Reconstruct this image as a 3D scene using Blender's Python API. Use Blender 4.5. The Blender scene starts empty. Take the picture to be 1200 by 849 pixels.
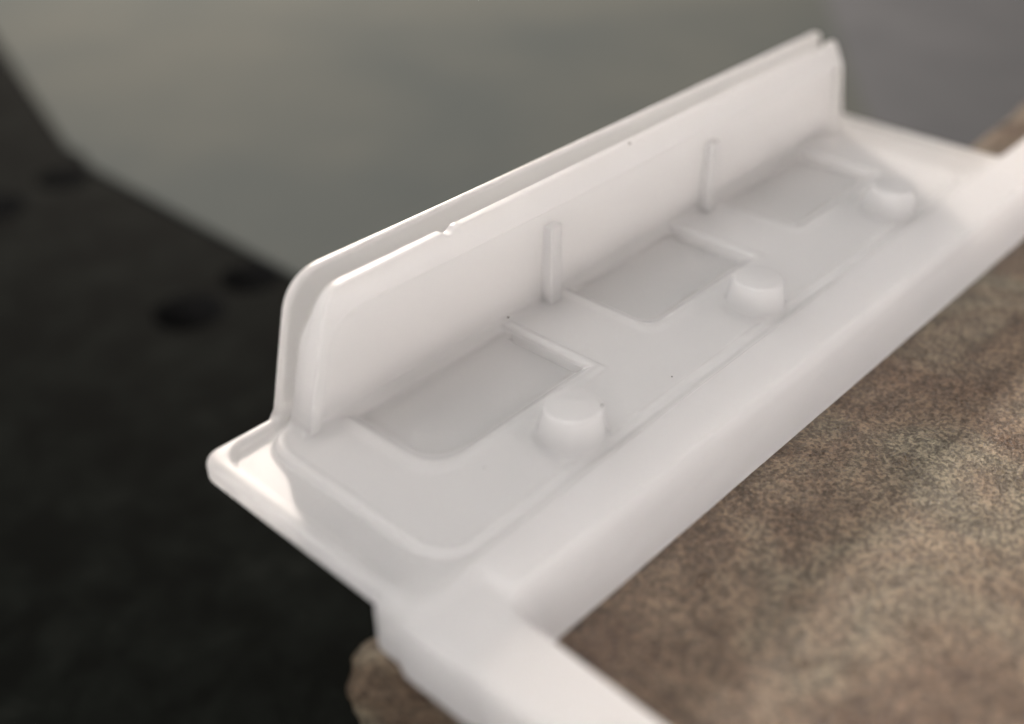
import bpy, bmesh, math, random
import numpy as np
from mathutils import Matrix, Vector, noise

random.seed(7)
S = 0.0005                      # one modelling unit is half a millimetre
sc = bpy.context.scene
COL = sc.collection

# ------------------------------------------------------------------ camera
cam_d = bpy.data.cameras.new('camera')
cam = bpy.data.objects.new('camera', cam_d)
COL.objects.link(cam)
RX = (0.67013239, -0.74223053, 0.00405169)     # camera right in place axes
RD = (-0.415531, -0.37967946, -0.82654552)     # camera down
RF = (0.61502566, 0.55221132, -0.5628553)      # camera forward
cam.matrix_world = Matrix((
    (RX[0], -RD[0], -RF[0], -73.8476 * S),
    (RX[1], -RD[1], -RF[1], -106.7554 * S),
    (RX[2], -RD[2], -RF[2], 100.0 * S),
    (0, 0, 0, 1)))
cam_d.sensor_fit = 'HORIZONTAL'
cam_d.sensor_width = 36.0
cam_d.lens = 1257.34 / 1200 * 36
cam_d.clip_start = 0.002
cam_d.clip_end = 20
cam_d.dof.use_dof = True
cam_d.dof.focus_distance = 176 * S
cam_d.dof.aperture_fstop = 11.5
sc.camera = cam
sc.render.resolution_x = 1024
sc.render.resolution_y = 724

# ------------------------------------------------------------------ world and lamps
w = bpy.data.worlds.new('World')
sc.world = w
w.use_nodes = True
w.node_tree.nodes['Background'].inputs[0].default_value = (0.95, 0.97, 1.0, 1)
w.node_tree.nodes['Background'].inputs[1].default_value = 0.08

def lamp(name, loc, target, size, power, colour, size_y=None):
    d = bpy.data.lights.new(name, 'AREA')
    d.energy = power
    d.color = colour
    d.size = size * S
    if size_y:
        d.shape = 'RECTANGLE'
        d.size_y = size_y * S
    o = bpy.data.objects.new(name, d)
    COL.objects.link(o)
    o.location = Vector(loc) * S
    o.rotation_euler = (Vector(target) - Vector(loc)).to_track_quat('-Z', 'Y').to_euler()
    return o

lamp('bench_lamp', (720, 1080, 520), (90, -40, -5), 44, 8.4, (1.0, 0.87, 0.77), 40)
lamp('ceiling_light', (60, 40, 620), (60, 0, 0), 520, 0.50, (1.0, 0.97, 0.95))
lamp('side_fill', (-300, 220, 480), (0, 0, 0), 240, 0.50, (1.0, 0.96, 0.93))  # added fill, brightens the left-facing silicone in place of light piped through it
lamp('front_light', (-400, -400, 230), (0, -20, 0), 280, 0.58, (1.0, 0.94, 0.91))
lamp('fill_light', (170, -760, 300), (60, 0, 0), 380, 1.15, (1.0, 0.89, 0.85))  # added fill for the front faces, tinted like warm bounce off the stone

sc.view_settings.view_transform = 'Standard'
sc.view_settings.look = 'None'
sc.view_settings.exposure = 0
sc.view_settings.gamma = 1

# ------------------------------------------------------------------ materials
def mat(name):
    m = bpy.data.materials.new(name)
    m.use_nodes = True
    nt = m.node_tree
    b = nt.nodes['Principled BSDF']
    return m, nt, b

def N(nt, kind, **kw):
    n = nt.nodes.new(kind)
    for k, v in kw.items():
        setattr(n, k, v)
    return n

def coords(nt, scale):
    tc = N(nt, 'ShaderNodeTexCoord')
    mp = N(nt, 'ShaderNodeMapping')
    mp.inputs['Scale'].default_value = (scale,) * 3
    nt.links.new(tc.outputs['Object'], mp.inputs['Vector'])
    return mp.outputs[0]

def noise_tex(nt, vec, scale, detail=4, rough=.55, dist=0):
    n = N(nt, 'ShaderNodeTexNoise')
    n.inputs['Scale'].default_value = scale
    n.inputs['Detail'].default_value = detail
    n.inputs['Roughness'].default_value = rough
    n.inputs['Distortion'].default_value = dist
    nt.links.new(vec, n.inputs['Vector'])
    return n.outputs[0]

def ramp(nt, fac, stops):
    r = N(nt, 'ShaderNodeValToRGB')
    el = r.color_ramp.elements
    while len(el) < len(stops):
        el.new(0.5)
    for e, (p, c) in zip(el, stops):
        e.position = p
        e.color = (*c, 1) if len(c) == 3 else c
    nt.links.new(fac, r.inputs[0])
    return r.outputs[0]

def mix(nt, fac, a, b, mode='MIX'):
    m = N(nt, 'ShaderNodeMix', data_type='RGBA', blend_type=mode)
    if isinstance(fac, float):
        m.inputs[0].default_value = fac
    else:
        nt.links.new(fac, m.inputs[0])
    for s, v in ((6, a), (7, b)):
        if isinstance(v, tuple):
            m.inputs[s].default_value = (*v, 1)
        else:
            nt.links.new(v, m.inputs[s])
    return m.outputs[2]

def bump(nt, b, height, dist, strength=1.0, prev=None):
    n = N(nt, 'ShaderNodeBump')
    n.inputs['Strength'].default_value = strength
    n.inputs['Distance'].default_value = dist
    nt.links.new(height, n.inputs['Height'])
    if prev is not None:
        nt.links.new(prev, n.inputs['Normal'])
    nt.links.new(n.outputs[0], b.inputs['Normal'])
    return n.outputs[0]

# milky silicone
SIL, nt, b = mat('milky_silicone')
v = coords(nt, 1 / S)
c = ramp(nt, noise_tex(nt, v, 0.05, 3), [(0.35, (0.90, 0.90, 0.905)), (0.7, (0.925, 0.915, 0.905))])
specks = noise_tex(nt, v, 1.1, 2, .5)
c = mix(nt, ramp(nt, specks, [(0.80, (0, 0, 0)), (0.83, (1, 1, 1))]), c, (0.5, 0.47, 0.43))
nt.links.new(c, b.inputs['Base Color'])
b.inputs['Roughness'].default_value = 0.42
out = nt.nodes['Material Output']
tr = N(nt, 'ShaderNodeBsdfTransparent')
gl = N(nt, 'ShaderNodeBsdfAnisotropic')
gl.inputs['Roughness'].default_value = 0.55
df = N(nt, 'ShaderNodeBsdfDiffuse')
nt.links.new(c, df.inputs[0])
fr = N(nt, 'ShaderNodeFresnel'); fr.inputs[0].default_value = 1.3
m1 = N(nt, 'ShaderNodeMixShader'); m1.inputs[0].default_value = 0.07
nt.links.new(tr.outputs[0], m1.inputs[1]); nt.links.new(df.outputs[0], m1.inputs[2])
m2 = N(nt, 'ShaderNodeMixShader')
nt.links.new(fr.outputs[0], m2.inputs[0]); nt.links.new(m1.outputs[0], m2.inputs[1]); nt.links.new(gl.outputs[0], m2.inputs[2])
gs = N(nt, 'ShaderNodeBsdfGlass'); gs.inputs['Roughness'].default_value = 0.42; gs.inputs['IOR'].default_value = 1.40
m3 = N(nt, 'ShaderNodeMixShader'); m3.inputs[0].default_value = 0.05
nt.links.new(gs.outputs[0], m3.inputs[1]); nt.links.new(df.outputs[0], m3.inputs[2])
nt.links.new(m3.outputs[0], out.inputs['Surface'])
vs = N(nt, 'ShaderNodeVolumeScatter')
vs.inputs['Color'].default_value = (0.995, 0.99, 0.985, 1)
vs.inputs['Density'].default_value = 0.20 / S
nt.links.new(vs.outputs[0], out.inputs['Volume'])
sc.cycles.volume_bounces = 24
sc.cycles.max_bounces = 32
sc.cycles.transparent_max_bounces = 24

# brown grainy stone
STONE, nt, b = mat('brown_mottled_stone')
v = coords(nt, 1 / S)
big = noise_tex(nt, v, 0.035, 5, .6, .6)
med = noise_tex(nt, v, 0.16, 5, .65)
vor = N(nt, 'ShaderNodeTexVoronoi')
vor.inputs['Scale'].default_value = 1.75
vor.inputs['Randomness'].default_value = 1.0
wob = N(nt, 'ShaderNodeTexNoise'); wob.inputs['Scale'].default_value = 0.8; wob.inputs['Detail'].default_value = 2
nt.links.new(v, wob.inputs['Vector'])
nt.links.new(mix(nt, 0.35, v, wob.outputs[1], 'ADD'), vor.inputs['Vector'])
sep = N(nt, 'ShaderNodeSeparateColor'); nt.links.new(vor.outputs['Color'], sep.inputs[0])
grain = N(nt, 'ShaderNodeMath', operation='MULTIPLY_ADD')
nt.links.new(sep.outputs[0], grain.inputs[0]); grain.inputs[1].default_value = 0.32
nt.links.new(noise_tex(nt, v, 1.5, 4, .65), grain.inputs[2])
shift = N(nt, 'ShaderNodeMath', operation='SUBTRACT'); nt.links.new(grain.outputs[0], shift.inputs[0]); shift.inputs[1].default_value = 0.16
fine = shift.outputs[0]
c = ramp(nt, big, [(0.36, (0.122, 0.082, 0.056)), (0.5, (0.172, 0.128, 0.090)), (0.66, (0.182, 0.160, 0.118))])
c = mix(nt, 0.7, c, ramp(nt, med, [(0.34, (0.60, 0.55, 0.51)), (0.5, (1, 1, 1)), (0.66, (1.32, 1.32, 1.30))]), 'MULTIPLY')
c = mix(nt, 0.75, c, ramp(nt, fine, [(0.36, (0.42, 0.38, 0.35)), (0.5, (0.95, 0.93, 0.9)), (0.63, (1.8, 1.74, 1.62))]), 'MULTIPLY')
nt.links.new(c, b.inputs['Base Color'])
nt.links.new(ramp(nt, med, [(0.3, (0.26,) * 3), (0.7, (0.46,) * 3)]), b.inputs['Roughness'])
b.inputs['Specular IOR Level'].default_value = 0.6
n1 = bump(nt, b, fine, 1.2 * S, 1.0)
n2 = bump(nt, b, noise_tex(nt, v, 2.2, 2, .6), 0.5 * S, 1.0, n1)
bump(nt, b, noise_tex(nt, v, 0.12, 3), 1.5 * S, 0.6, n2)

# black bench top
BLACK, nt, b = mat('black_bench_top')
v = coords(nt, 1 / S)
g = noise_tex(nt, v, 0.045, 6, .7, .4)
c = ramp(nt, g, [(0.42, (0.0016, 0.0020, 0.0017)), (0.56, (0.0032, 0.0040, 0.0034)), (0.72, (0.0075, 0.0085, 0.0075))])
nt.links.new(c, b.inputs['Base Color'])
b.inputs['Roughness'].default_value = 0.85
b.inputs['Specular IOR Level'].default_value = 0.02
bump(nt, b, noise_tex(nt, v, 0.3, 3), 0.5 * S, 0.4)

HOLE, nt, b = mat('dark_hole_wall')
b.inputs['Base Color'].default_value = (0.002, 0.002, 0.002, 1)
b.inputs['Roughness'].default_value = 0.9

GREY, nt, b = mat('brushed_grey_plate')
v = coords(nt, 1 / S)
c = ramp(nt, noise_tex(nt, v, 0.006, 3), [(0.35, (0.070, 0.078, 0.076)), (0.65, (0.088, 0.093, 0.086))])
nt.links.new(c, b.inputs['Base Color'])
b.inputs['Specular IOR Level'].default_value = 0.0
b.inputs['Roughness'].default_value = 0.9
b.inputs['Metallic'].default_value = 0.0

MAT2, nt, b = mat('warm_grey_mat')
v = coords(nt, 1 / S)
c = ramp(nt, noise_tex(nt, v, 0.02, 4), [(0.35, (0.082, 0.086, 0.092)), (0.65, (0.094, 0.098, 0.104))])
nt.links.new(c, b.inputs['Base Color'])
b.inputs['Specular IOR Level'].default_value = 0.05
b.inputs['Roughness'].default_value = 0.95

# ------------------------------------------------------------------ mesh helpers
def link(name, me, m, parent=None):
    me.name = name
    me.materials.append(m)
    o = bpy.data.objects.new(name, me)
    COL.objects.link(o)
    if parent:
        o.parent = parent
    return o

def smin(a, b_, k):
    h = np.maximum(k - np.abs(a - b_), 0) / k
    return np.minimum(a, b_) - h * h * k * 0.25

def smax(a, b_, k):
    return -smin(-a, -b_, k)

def rbox(x, y, x0, x1, y0, y1, r):
    qx = np.abs(x - (x0 + x1) / 2) - (x1 - x0) / 2 + r
    qy = np.abs(y - (y0 + y1) / 2) - (y1 - y0) / 2 + r
    return np.minimum(np.maximum(qx, qy), 0) + np.sqrt(np.maximum(qx, 0) ** 2 + np.maximum(qy, 0) ** 2) - r

def surface(name, f, lo, hi, h, m, parent=None):
    """mesh the zero level of the distance field f (naive surface nets), then pull the vertices onto it"""
    ax = [np.arange(a, b_ + h, h) for a, b_ in zip(lo, hi)]
    X, Y, Z = ax[0][:, None, None], ax[1][None, :, None], ax[2][None, None, :]
    F = (f(X, Y, Z) + np.zeros((len(ax[0]), len(ax[1]), len(ax[2])))).astype(np.float32)
    neg = F < 0
    cs = tuple(n - 1 for n in F.shape)
    cnt = np.zeros(cs, np.uint8)
    for i in (0, 1):
        for j in (0, 1):
            for k in (0, 1):
                cnt += neg[i:i + cs[0], j:j + cs[1], k:k + cs[2]]
    act = np.argwhere((cnt > 0) & (cnt < 8))
    idx = -np.ones(cs, np.int64)
    idx[act[:, 0], act[:, 1], act[:, 2]] = np.arange(len(act))
    pos = np.zeros((len(act), 3))
    num = np.zeros(len(act))
    I = act
    for a in range(3):
        o1, o2 = [q for q in range(3) if q != a]
        for u in (0, 1):
            for vv in (0, 1):
                p0 = I.copy(); p0[:, o1] += u; p0[:, o2] += vv
                p1 = p0.copy(); p1[:, a] += 1
                f0 = F[p0[:, 0], p0[:, 1], p0[:, 2]]; f1 = F[p1[:, 0], p1[:, 1], p1[:, 2]]
                mk = (f0 < 0) != (f1 < 0)
                t = np.where(mk, f0 / np.where(mk, f0 - f1, 1), 0)
                q = p0.astype(float); q[:, a] += t
                pos[mk] += q[mk]; num[mk] += 1
    pos = pos / num[:, None] * h + np.array(lo)
    quads = []
    for a in range(3):
        b1, b2 = (a + 1) % 3, (a + 2) % 3
        sl0 = [slice(None)] * 3; sl1 = [slice(None)] * 3
        sl0[a] = slice(0, -1); sl1[a] = slice(1, None)
        ed = np.argwhere(neg[tuple(sl0)] != neg[tuple(sl1)])
        ok = (ed[:, b1] > 0) & (ed[:, b2] > 0) & (ed[:, b1] < cs[b1]) & (ed[:, b2] < cs[b2])
        ed = ed[ok]
        inside0 = neg[ed[:, 0], ed[:, 1], ed[:, 2]]
        q = []
        for d1, d2 in ((-1, -1), (0, -1), (0, 0), (-1, 0)):
            c_ = ed.copy(); c_[:, b1] += d1; c_[:, b2] += d2
            q.append(idx[c_[:, 0], c_[:, 1], c_[:, 2]])
        q = np.stack(q, 1)
        q[~inside0] = q[~inside0][:, ::-1]
        quads.append(q)
    quads = np.concatenate(quads)
    e = h * 0.2
    def ev(p):
        return np.asarray(f(p[:, 0], p[:, 1], p[:, 2]), float)
    def grad(p):
        g = np.stack([ev(p + d) - ev(p - d) for d in np.eye(3) * e], 1) / (2 * e)
        return g
    for _ in range(2):
        g = grad(pos)
        st = (ev(pos) / np.maximum((g ** 2).sum(1), 0.2))[:, None] * g
        ln = np.sqrt((st ** 2).sum(1))[:, None]
        pos = pos - st * np.minimum(1, 0.4 * h / np.maximum(ln, 1e-9))
    nrm = grad(pos)
    nrm /= np.maximum(np.sqrt((nrm ** 2).sum(1)), 1e-9)[:, None]
    me = bpy.data.meshes.new(name)
    me.vertices.add(len(pos)); me.vertices.foreach_set('co', (pos * S).astype(np.float32).ravel())
    me.loops.add(quads.size); me.loops.foreach_set('vertex_index', quads.astype(np.int32).ravel())
    me.polygons.add(len(quads))
    me.polygons.foreach_set('loop_start', np.arange(0, quads.size, 4, dtype=np.int32))
    me.polygons.foreach_set('use_smooth', np.ones(len(quads), bool))
    me.update(calc_edges=True); me.validate()
    me.normals_split_custom_set_from_vertices(nrm.astype(np.float32))
    return link(name, me, m, parent)

# ------------------------------------------------------------------ the setting
ZT = -100.0                       # bench top
def bench():
    bm = bmesh.new()
    R = 2600
    holes = [(91, 195.5, 12.6), (121, 199.5, 11.5), (118, 332, 11.5), (84, 326, 12.5)]
    outer = [bm.verts.new((x, y, 0)) for x, y in ((-R, -R), (R, -R), (R, R), (-R, R))]
    edges = [bm.edges.new((outer[i], outer[(i + 1) % 4])) for i in range(4)]
    rings = []
    for x, y, r in holes:
        ring = [bm.verts.new((x + r * math.cos(t * math.tau / 40), y + r * math.sin(t * math.tau / 40), 0)) for t in range(40)]
        edges += [bm.edges.new((ring[i], ring[(i + 1) % 40])) for i in range(40)]
        rings.append(ring)
    bmesh.ops.triangle_fill(bm, use_beauty=True, edges=edges)
    for f in list(bm.faces):
        if f.normal.z < 0:
            f.normal_flip()
    for ring in rings:
        low = [bm.verts.new((q.co.x, q.co.y, -70)) for q in ring]
        for i in range(40):
            f = bm.faces.new((ring[i], ring[(i + 1) % 40], low[(i + 1) % 40], low[i]))
            f.material_index = 1
        f = bm.faces.new(low); f.material_index = 1
    # remove any fill inside the rings
    kill = [f for f in bm.faces if f.material_index == 0 and any(
        (f.calc_center_median().x - x) ** 2 + (f.calc_center_median().y - y) ** 2 < (r * .9) ** 2 for x, y, r in holes)]
    bmesh.ops.delete(bm, geom=kill, context='FACES_ONLY')
    bmesh.ops.scale(bm, vec=(S, S, S), verts=bm.verts)
    me = bpy.data.meshes.new('bench_top'); bm.to_mesh(me); bm.free()
    o = link('bench_top', me, BLACK); me.materials.append(HOLE)
    o.location = (0, 0, ZT * S)
    o['kind'] = 'structure'
bench()

def slab(name, pts, z0, z1, m, bev, rad=None):
    bm = bmesh.new()
    vs = [bm.verts.new((x * S, y * S, z0 * S)) for x, y in pts]
    f = bm.faces.new(vs)
    if f.normal.z > 0:
        f.normal_flip()
    r = bmesh.ops.extrude_face_region(bm, geom=[f])
    for q in r['geom']:
        if isinstance(q, bmesh.types.BMVert):
            q.co.z = z1 * S
    bmesh.ops.recalc_face_normals(bm, faces=bm.faces)
    vert = [e for e in bm.edges if abs(e.verts[0].co.z - e.verts[1].co.z) > 1e-6]
    bmesh.ops.bevel(bm, geom=vert, offset=(rad or 6) * S, segments=8, affect='EDGES')
    top = [e for e in bm.edges if all(abs(q.co.z - z1 * S) < 1e-7 for q in e.verts)]
    bmesh.ops.bevel(bm, geom=top, offset=bev * S, segments=3, affect='EDGES')
    me = bpy.data.meshes.new(name); bm.to_mesh(me); bm.free()
    for p in me.polygons:
        p.use_smooth = False
    return link(name, me, m)

sheet = slab('grey_plate', [(131.5, 120), (131.5, 346), (186, 528), (330, 1010), (1450, 1010), (1300, 700), (604, 216), (446, 102), (330, 16)],
             ZT + 0.3, ZT + 1.6, GREY, 0.5, 14)
sheet['label'] = 'smooth light grey plate lying out of focus behind the white rubber part'
sheet['category'] = 'plate'
mt = slab('bench_mat', [(120, -700), (2600, -700), (2600, 1800), (1450, 774), (592, 217), (432, 109), (292, 3), (192, -50)],
          ZT + 1.7, ZT + 2.2, MAT2, 0.15, 8)
mt['label'] = 'darker warm grey mat at the right behind the part, beside the grey plate'
mt['category'] = 'mat'

# ------------------------------------------------------------------ stone block
def stone():
    x0, x1, y0, y1, z0, z1 = -12.8, 620, -640, -28.5, ZT + 0.3, -10.32
    bm = bmesh.new()
    def cuts(a, b_, fine_at, n_f, span, n_c):
        c_ = set(np.round(np.linspace(a, b_, n_c), 3))
        lo_, hi_ = max(a, fine_at - span), min(b_, fine_at + span)
        c_ |= set(np.round(np.linspace(lo_, hi_, n_f), 3))
        return sorted(c_)
    xs = cuts(x0, x1, x0, 60, 60, 70)
    ys = cuts(y0, y1, y1, 60, 60, 70)
    zs = cuts(z0, z1, z1, 40, 40, 16)
    grid = {}
    def V(x, y, z):
        k = (round(x, 3), round(y, 3), round(z, 3))
        if k not in grid:
            p = Vector((x, y, z))
            # rounded edges
            r = 3.6
            q = Vector((min(max(x, x0 + r), x1 - r), min(max(y, y0 + r), y1 - r), min(z, z1 - r)))
            d = p - q
            if d.length > 1e-6 and sum(abs(t) > 1e-6 for t in d) > 1:
                p = q + d.normalized() * r
            dd = min(x - x0, y1 - y, 30)
            wr = max(0, 1 - max(0, min(dd, z1 - z + dd)) / 14)
            n1_ = noise.noise(Vector((x, y, z)) * 0.09 + Vector((3, 1, 7)))
            n2_ = noise.noise(Vector((x, y, z)) * 0.3)
            edge = max(0, 1 - (z1 - z) / 20)
            side = max(0, 1 - min(x - x0, y1 - y) / 6)
            p += Vector((-1, 1, 0)) * (n1_ * 1.8 + n2_ * 0.7) * side * 1.1
            if z < z1 - 2:
                p += Vector((0, 0, 0))
            p.z -= max(0, n1_ + 0.35 * n2_) * 3.0 * max(0, 1 - min(x - x0, y1 - y) / 5) * edge
            # the worn corner bulges out
            p.y += 0.045 * (x - x0) * max(0, 1 - (y1 - y) / 60)
            cr = math.hypot(x - x0, y - y1)
            p += Vector((-1.0, 0.5, 0)) * 5.2 * math.exp(-(cr / 5.0) ** 2)
            grid[k] = bm.verts.new(p * S)
        return grid[k]
    def sheet_(a, b_, mk, flip=False):
        for i in range(len(a) - 1):
            for j in range(len(b_) - 1):
                q = [mk(a[i], b_[j]), mk(a[i + 1], b_[j]), mk(a[i + 1], b_[j + 1]), mk(a[i], b_[j + 1])]
                bm.faces.new(q[::-1] if flip else q)
    sheet_(xs, ys, lambda x, y: V(x, y, z1))
    sheet_(xs, ys, lambda x, y: V(x, y, z0), True)
    sheet_(xs, zs, lambda x, z: V(x, y0, z))
    sheet_(xs, zs, lambda x, z: V(x, y1, z), True)
    sheet_(ys, zs, lambda y, z: V(x1, y, z))
    sheet_(ys, zs, lambda y, z: V(x0, y, z), True)
    me = bpy.data.meshes.new('stone_block'); bm.to_mesh(me); bm.free()
    for p in me.polygons:
        p.use_smooth = True
    o = link('stone_block', me, STONE)
    o['label'] = 'brown mottled grainy stone block with worn edges, under the white rubber part'
    o['category'] = 'stone block'
stone()

# ------------------------------------------------------------------ the silicone moulding
root = bpy.data.objects.new('silicone_keypad_cover', None)
COL.objects.link(root)
root.empty_display_size = 0.01
root['label'] = 'milky translucent silicone rubber part with a double wall and three pegs, resting on the stone'
root['category'] = 'rubber part'

pF = np.array([0.0048, 22.0])
pI = np.array([-0.0045, 18.0])
pA = np.array([0.0026, 22.6])

def end_planes(x, z, k0=0.25, k1=0.36, l=0.0, r=165.0):
    a = (l + k0 * z - x) / math.hypot(1, k0)
    b_ = (x - (r - k1 * z)) / math.hypot(1, k1)
    return np.maximum(a, b_)

def sheet_outline(x, z, top, k0, k1, l, r, kl, kr):
    """side view of an upright sheet: sloping ends, left top corner well rounded, right one nearly sharp"""
    a = (l + k0 * z - x) / math.hypot(1, k0)
    b_ = (x - (r - k1 * z)) / math.hypot(1, k1)
    return smax(smax(a, top, kl), b_, kr)

def f_back(x, y, z):
    top = z - np.polyval(pA, x)
    o = sheet_outline(x, z, top, 0.235, 0.20, -0.2, 165.6, 6.0, 1.6)
    s = np.abs(y - 8.1) - (1.15 - 0.014 * z)
    return smax(smax(o, s, 0.7), -3 - z, 0.5)

def f_front(x, y, z):
    zi = np.polyval(pI, x); zf = np.polyval(pF, x)
    ends = end_planes(x, z, 0.25, 0.34, 0.0, 165.0)
    # thick lower slab
    slab_ = smax(sheet_outline(x, z, z - zi, 0.25, 0.34, 0.0, 165.0, 5.0, 1.0), np.maximum(-y + 0.0, y - (5.2 - 0.03 * z)), 0.5)
    # thin lip, leaning back
    slope = 1.9 / 5.2
    front = (-(y) + slope * (z - zi + np.sqrt((z - zi) ** 2 + 0.3)) / 2) / math.hypot(1, slope * 0.7)
    lipt = z - zf
    # the short shot: a small chip out of the lip, with a bead beside it
    lipt = smax(lipt, -(np.abs(x - 32.0) * 0.75 + (z - zf) + 0.6 - 1.9) * 0.75 * 1.0, 0.25) if False else lipt
    chip = -(np.sqrt(((x - 31.8) / 1.15) ** 2 + ((z - (zf + 0.45)) / 1.0) ** 2 * 1.0) - 1.15)
    dip = -(np.sqrt(((x - 151.0) * 0.45) ** 2 + (z - (zf + 0.9)) ** 2) - 1.7)
    lip = smax(sheet_outline(x, z, lipt, 0.25, 0.31, 0.0, 165.0, 5.0, 0.8), smax(front, y - 3.0, 0.2), 0.25)
    lip = smax(lip, chip, 0.35)
    lip = smax(lip, dip, 0.5)
    lip = np.maximum(lip, zi - 14 - z)
    bead = np.sqrt((x - 33.9) ** 2 + (y - 2.2) ** 2 + (z - (zf - 0.4)) ** 2) - 0.5
    lip = smin(lip, bead, 0.6)
    d = smin(slab_, lip, 0.5)
    rec = smax(smax(2.2 + 0.25 * z - x, z - zi + 0.2, 6.0), x - (163.2 - 0.34 * z), 1.5)
    rec = smax(rec * 0.8 + 0.0 * y, (y - 1.0), 0.4)
    d = smax(d, -rec, 0.5)
    return smax(d, -4 - z, 0.5)

def f_rib(cx, w_):
    def f(x, y, z):
        d = smax(np.abs(x - cx) - w_, np.abs(y + 0.35) - (1.45 - 0.03 * z), 0.35)
        return smax(d, np.abs(z - 6.2) - 8.9, 0.4)
    return f

PEGS = [(26.6, -28.6), (77.9, -28.9), (129.7, -29.2)]
def f_peg(cx, cy):
    def f(x, y, z):
        r = np.sqrt((x - cx) ** 2 + (y - cy) ** 2)
        d = (r - (5.45 - 0.17 * z)) * 0.985
        return smax(smax(d, z - 6.0, 0.45), -0.5 - z, 0.3)
    return f

def pocket(x, y, z, x0, x1, y0, y1, rl):
    zz = np.maximum(z + 2.2, 0)
    # left wall slopes, right wall is steep
    a = (x0 - 1.3 * zz + 0.8 - x) * 0.6
    b_ = x - (x1 - 0.2 - 0.35 * np.minimum(z, 0))
    c_ = (y0 + 1.6 - 1.2 * zz - y) * 0.64
    d_ = y - y1
    m_ = smax(a, c_, rl)
    m_ = smax(m_, b_, 0.5)
    m_ = smax(m_, d_, 0.8)
    return smax(m_, -2.0 - z, 0.6)

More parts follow.
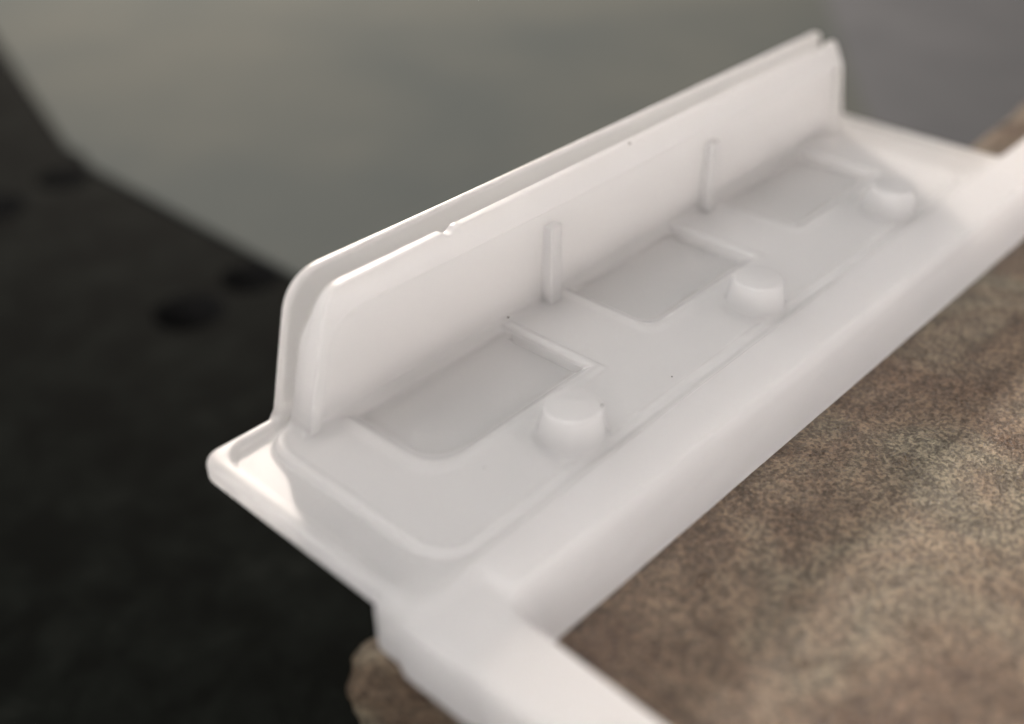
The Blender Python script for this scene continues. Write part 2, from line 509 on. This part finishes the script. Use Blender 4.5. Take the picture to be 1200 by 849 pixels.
def f_body(x, y, z):
    tray = smax(smax(rbox(x, y, -14.0, 174.5, -38, 8.9, 3.2) + 0.05 * (z + 2) ** 2 * 0.3, z - 0.15, 1.4), -4.2 - z, 1.6)
    under = smax(rbox(x, y, -9.0, 170.0, -36, 5.0, 5.0), np.abs(z + 5.0) - 2.2, 1.5)  # unseen thicker underside, added so the pocket floors come out brighter
    tray = smin(tray, under, 0.8)
    pad = rbox(x, y, -5.4, 158.0, -33.9, 5.4, 6.0) + 0.25 * z
    inner = rbox(x, y, -11.2, 171.8, -36.0, 6.9, 4.0)
    moat = smax(smax(inner, -pad, 0.4), -1.15 + 0.85 * np.clip((-y - 28) / 6, 0, 1) - z, 0.8)
    d = smax(tray, -moat, 0.8)
    ridge = smax(np.sqrt((pad + 0.65) ** 2 + (z + 0.15) ** 2) - 0.6, y - 4.4, 0.3)
    d = smin(d, ridge, 0.6)
    # front rail: sloping face down to the stone
    tz = np.clip((1.0 - z) / 10.5, 0, 1.1)
    fr = (-y - 43.6 - 0.018 * x - 3.7 * tz ** 2.4) * 0.80
    rail = smax(smax(fr, y + 35.9 + 0.12 * z, 1.2), np.maximum(-15.2 - x, x - 262), 1.2)
    rail_top = smax(z - 0.75, (rbox(x, y, -2.6, 400, -46.0, -33.0, 4.0)) * 0.9 - 0.3 * z, 1.8)
    upper = smax(smax(rail, rail_top, 0.6), -10.2 - z, 0.5)
    lowtop = z + 0.75
    back_low = y + 30.6
    rail_back = y + 36.6
    low = smax(smax(smax(fr, rail_back, 1.2), np.maximum(-15.2 - x, x - 262), 1.6), smax(lowtop, -10.2 - z, 1.0), 1.6)
    legx = (x + 4.0 + 0.12 * (z + 2.0) - 0.05 * (y + 50)) / math.hypot(1, 0.12)
    leg = smax(smax(smax(legx, -15.2 - x, 1.6), np.maximum(back_low, -100 - y), 0.8), smax(lowtop, -10.2 - z, 1.0), 1.6)
    frame = smin(low, leg, 2.6)
    frame = smin(frame, upper, 1.6)
    d = smin(d, frame, 1.2)
    # fillets round the walls and pegs
    wf = smax(end_planes(x, z, 0.25, 0.34, 0.0, 165.0), np.maximum(-y + 1.15, y - 4.8), 0.5)
    wb = smax(end_planes(x, z, 0.235, 0.20, -0.2, 165.6), np.abs(y - 8.1) - 0.95, 0.5)
    cap = z - 1.6
    for x0, x1, rl in ((9.5, 43.4, 4.0), (62.0, 94.2, 2.2), (112.6, 146.4, 2.2)):
        d = smax(d, -pocket(x, y, z, x0, x1, -18.0, 1.2, rl), 0.8)
        rim = pocket(x, y, 0.0, x0, x1, -18.0, 1.2, rl)             # low raised border round each pocket
        rim = smax(np.sqrt((rim - 0.75) ** 2 + (z + 0.22) ** 2) - 0.62, y + 0.3, 0.4)
        d = smin(d, rim, 0.5)
        slot = smax(smax(np.abs(x - (x1 - 0.2)) - 0.75, np.abs(y + 9.2) - 8.0, 0.5), np.abs(z + 2.6) - 1.1, 0.5)
        d = smax(d, -slot, 0.4)
    d = smin(d, smax(wf, cap, 0.4), 1.7)
    d = smin(d, smax(wb, cap, 0.4), 1.4)
    for cx, cy in PEGS:
        r = np.sqrt((x - cx) ** 2 + (y - cy) ** 2)
        d = smin(d, smax(r - 5.25, z - 1.0, 0.3), 1.5)
    return smax(d, -10.2 - z, 0.5)

surface('frame_body', f_body, (-17.6, -101.2, -11.4), (263.4, 10.3, 2.9), 0.36, SIL, root)
surface('back_wall', f_back, (-1.5, 6.0, -3.6), (167.2, 10.2, 26.0), 0.33, SIL, root)
surface('front_wall', f_front, (-1.5, -1.0, -4.6), (167.2, 6.4, 26.4), 0.3, SIL, root)
surface('rib', f_rib(55.1, 1.45), (52.5, -2.2, -3.6), (57.8, 2.2, 16), 0.22, SIL, root)
surface('rib', f_rib(105.3, 1.4), (102.8, -2.2, -3.6), (107.8, 2.2, 16), 0.22, SIL, root)
for cx, cy in PEGS:
    surface('peg', f_peg(cx, cy), (cx - 7, cy - 7, -3), (cx + 7, cy + 7, 7), 0.22, SIL, root)

# a few specks of dust and one crumb of flash on the moulding
bm = bmesh.new()
for x, y, z, r_ in ((44.6, 0.55, 0.6, .24), (29.4, -31.9, 6.05, .20), (78.8, 1.5, 22.2, .26), (49.6, -30.8, 0.1, .20),
                    (22.0, -12.5, -2.65, .16), (94.0, -10.5, -2.6, .18), (61.0, -24.0, 0.08, .14), (12.5, -24.0, 0.1, .15), (100.5, -6.0, 0.08, .16)):
    n0 = len(bm.verts)
    g = bmesh.ops.create_icosphere(bm, subdivisions=1, radius=r_ * S)
    for q in g['verts']:
        q.co = Vector((q.co.x * random.uniform(.7, 1.6), q.co.y * random.uniform(.7, 1.3), q.co.z * random.uniform(.4, .9))) + Vector((x, y, z)) * S
me = bpy.data.meshes.new('dust'); bm.to_mesh(me); bm.free()
DUST, nt, b = mat('dark_dust')
b.inputs['Base Color'].default_value = (0.05, 0.04, 0.035, 1)
b.inputs['Roughness'].default_value = 0.9
o = link('dust', me, DUST)
o['kind'] = 'stuff'
o['label'] = 'tiny dark dust specks scattered on the white rubber part'
